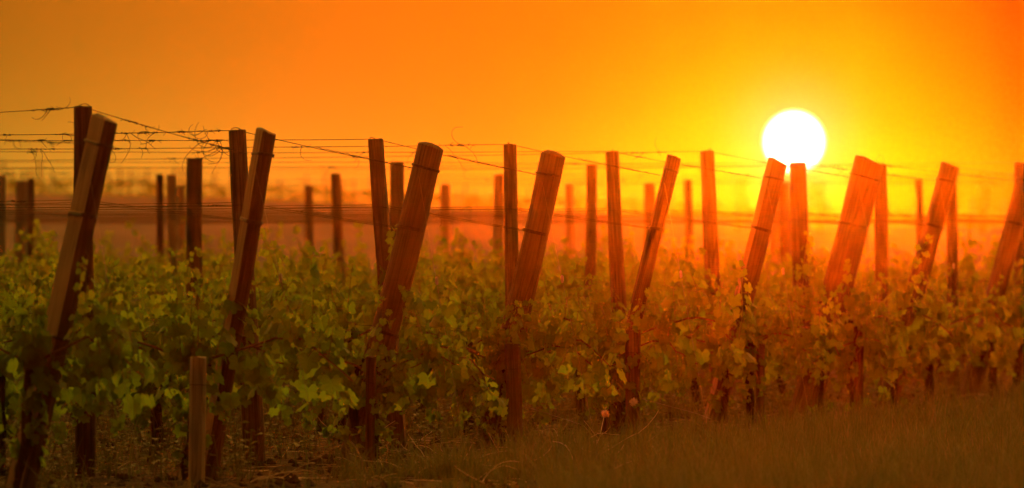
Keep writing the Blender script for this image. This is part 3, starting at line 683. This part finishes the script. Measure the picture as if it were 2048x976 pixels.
for k in range(0, 13):                        # dark weeds rooted along the foot of each row
    Lk = LX(k); x = min(Lk.x - .1, 1080 / F * Lk.y); xmin = -1080 / F * (Lk.y + 4)
    while x > xmin:
        y = Lk.y + (Lk.x - x) * TA + ru.gauss(0, .16); n_ = noise.noise(Vector((x * 1.7, y * 1.7, 4)))
        if n_ > -.28:
            p = Vector((x, y, gz(x, y)))
            for _ in range(3):
                h_ = ru.uniform(.04, .20) * (1 + 1.2 * n_); d = Vector((ru.uniform(-.5, .5), ru.uniform(-.5, .5), 1)).normalized(); q = p + d * h_; um.tube([p, q], .0012, n=3, cap=False)
                for _ in range(4):
                    a = ru.uniform(0, 6.28); o_ = Vector((math.cos(a), math.sin(a), ru.uniform(-.2, .5))).normalized(); c_ = p.lerp(q, ru.uniform(.3, 1)) + o_ * .012; s_ = ru.uniform(.012, .04)
                    v_ = Vector((-o_.y, o_.x, ru.uniform(-.4, .4))).normalized() * s_ * .38; um.poly([c_, c_ + o_ * s_ * .5 + v_, c_ + o_ * s_ * 1.1 + Vector((0, 0, -s_ * .3)), c_ + o_ * s_ * .5 - v_])
            for _ in range(2): blade(um, p + Vector((ru.uniform(-.03, .03), ru.uniform(-.05, .05), 0)), ru.uniform(.06, .2) * (1 + n_), .0022, ru)
        x -= ru.uniform(.008, .03)
o = link('undergrowth', um.mesh('undergrowth', [M['grass']], False)); tag(o, 'dark tangled weeds growing under the vine rows', None, None, 'stuff')
lm = MB()
for i in range(2600):
    y = rg.uniform(20, 33); hw = 1060 / F * y; x = rg.uniform(-hw, hw)
    if x - edge(y) > .5 and rg.random() < .85: continue
    a = rg.uniform(0, 6.28); ln_ = rg.uniform(.03, .16); d = Vector((math.cos(a), math.sin(a), rg.uniform(-.05, .35))); p = Vector((x, y, gz(x, y) + .006)); pts = [p]
    for _ in range(4): d = (d + Vector((rg.uniform(-.3, .3), rg.uniform(-.3, .3), rg.uniform(-.3, .15)))).normalized(); q = pts[-1] + d * ln_ / 4; q.z = max(q.z, gz(q.x, q.y) + .004); pts.append(q)
    lm.tube(pts, rg.uniform(.0008, .0022), n=3, cap=False)
for i in range(150):
    D = rg.uniform(20.8, 25.5); p = Vector((rg.uniform(-.95, .55), D, 0)); p.z = gz(p.x, D) + .012; d = Vector((rg.uniform(-1, 1), rg.uniform(-.6, .6), rg.uniform(-.05, .4))).normalized(); pts = [p]; ln_ = rg.uniform(.05, .22)
    for _ in range(6): d = (d + Vector((rg.uniform(-.35, .35), rg.uniform(-.3, .3), rg.uniform(-.35, .2)))).normalized(); q = pts[-1] + d * ln_ / 6; q.z = max(q.z, gz(q.x, q.y) + .008); pts.append(q)
    lm.tube(pts, rg.uniform(.0014, .0032), .001, n=4, mi=1)
o = link('dry_prunings', lm.mesh('dry_prunings', [M['straw'], M['paletwig']])); tag(o, 'pale dry twigs and straw littering the soil under the vines', None, None, 'stuff')
cm = MB()
for i in range(2600):
    y = rg.uniform(19, 34); hw = 1060 / F * y; x = rg.uniform(-hw, hw); s = rg.uniform(.006, .028)
    c_ = Vector((x, y, gz(x, y) + s * .2)); b = len(cm.v)
    for dx, dy, dz in ((1, 0, 0), (-1, 0, 0), (0, 1, 0), (0, -1, 0), (0, 0, .8), (0, 0, -.8)):
        cm.v.append(tuple(c_ + Vector((dx, dy, dz)) * s * rg.uniform(.7, 1.3)))
    for f in ((0, 2, 4), (2, 1, 4), (1, 3, 4), (3, 0, 4), (2, 0, 5), (1, 2, 5), (3, 1, 5), (0, 3, 5)): cm.f.append(tuple(b + q for q in f)); cm.m.append(0)
o = link('soil_clods', cm.mesh('soil_clods', [m], False)); tag(o, 'crumbly brown clods scattered over the soil', None, None, 'stuff')
for i, (px, py, D, lab) in enumerate([(1267, 804, 22.3, 'white fluffy seed head in front of the thin leaning post, the higher of two'), (1211, 828, 22.0, 'fluffy seed head on a stalk left of the higher one')]):
    t_ = at(px, py, D); b_ = Vector((t_.x + .02, D, gz(t_.x, D))); root = empty('seed_head_plant', b_); hv = t_ - b_
    mb = MB(); mb.tube([Vector((0, 0, -.01)), hv * .5 + Vector((.006, 0, 0)), hv], .0018, .0013, n=5); link('stalk', mb.mesh('stalk', [M['grass']]), root)
    mb = MB()
    for q in range(160):
        d = Vector((rg.gauss(0, 1), rg.gauss(0, 1), rg.gauss(0, 1) * .8 + .2)).normalized(); s_ = rg.uniform(.012, .019); mb.tube([hv + d * .003, hv + d * s_], .0007, n=3, cap=False)
    link('fluff', mb.mesh('fluff', [M['seed']]), root)
    for q in range(5):
        pass
    tag(root, lab, 'wildflower', 'seed heads in the grass')
print('vines', NV, 'objects', len(bpy.data.objects))
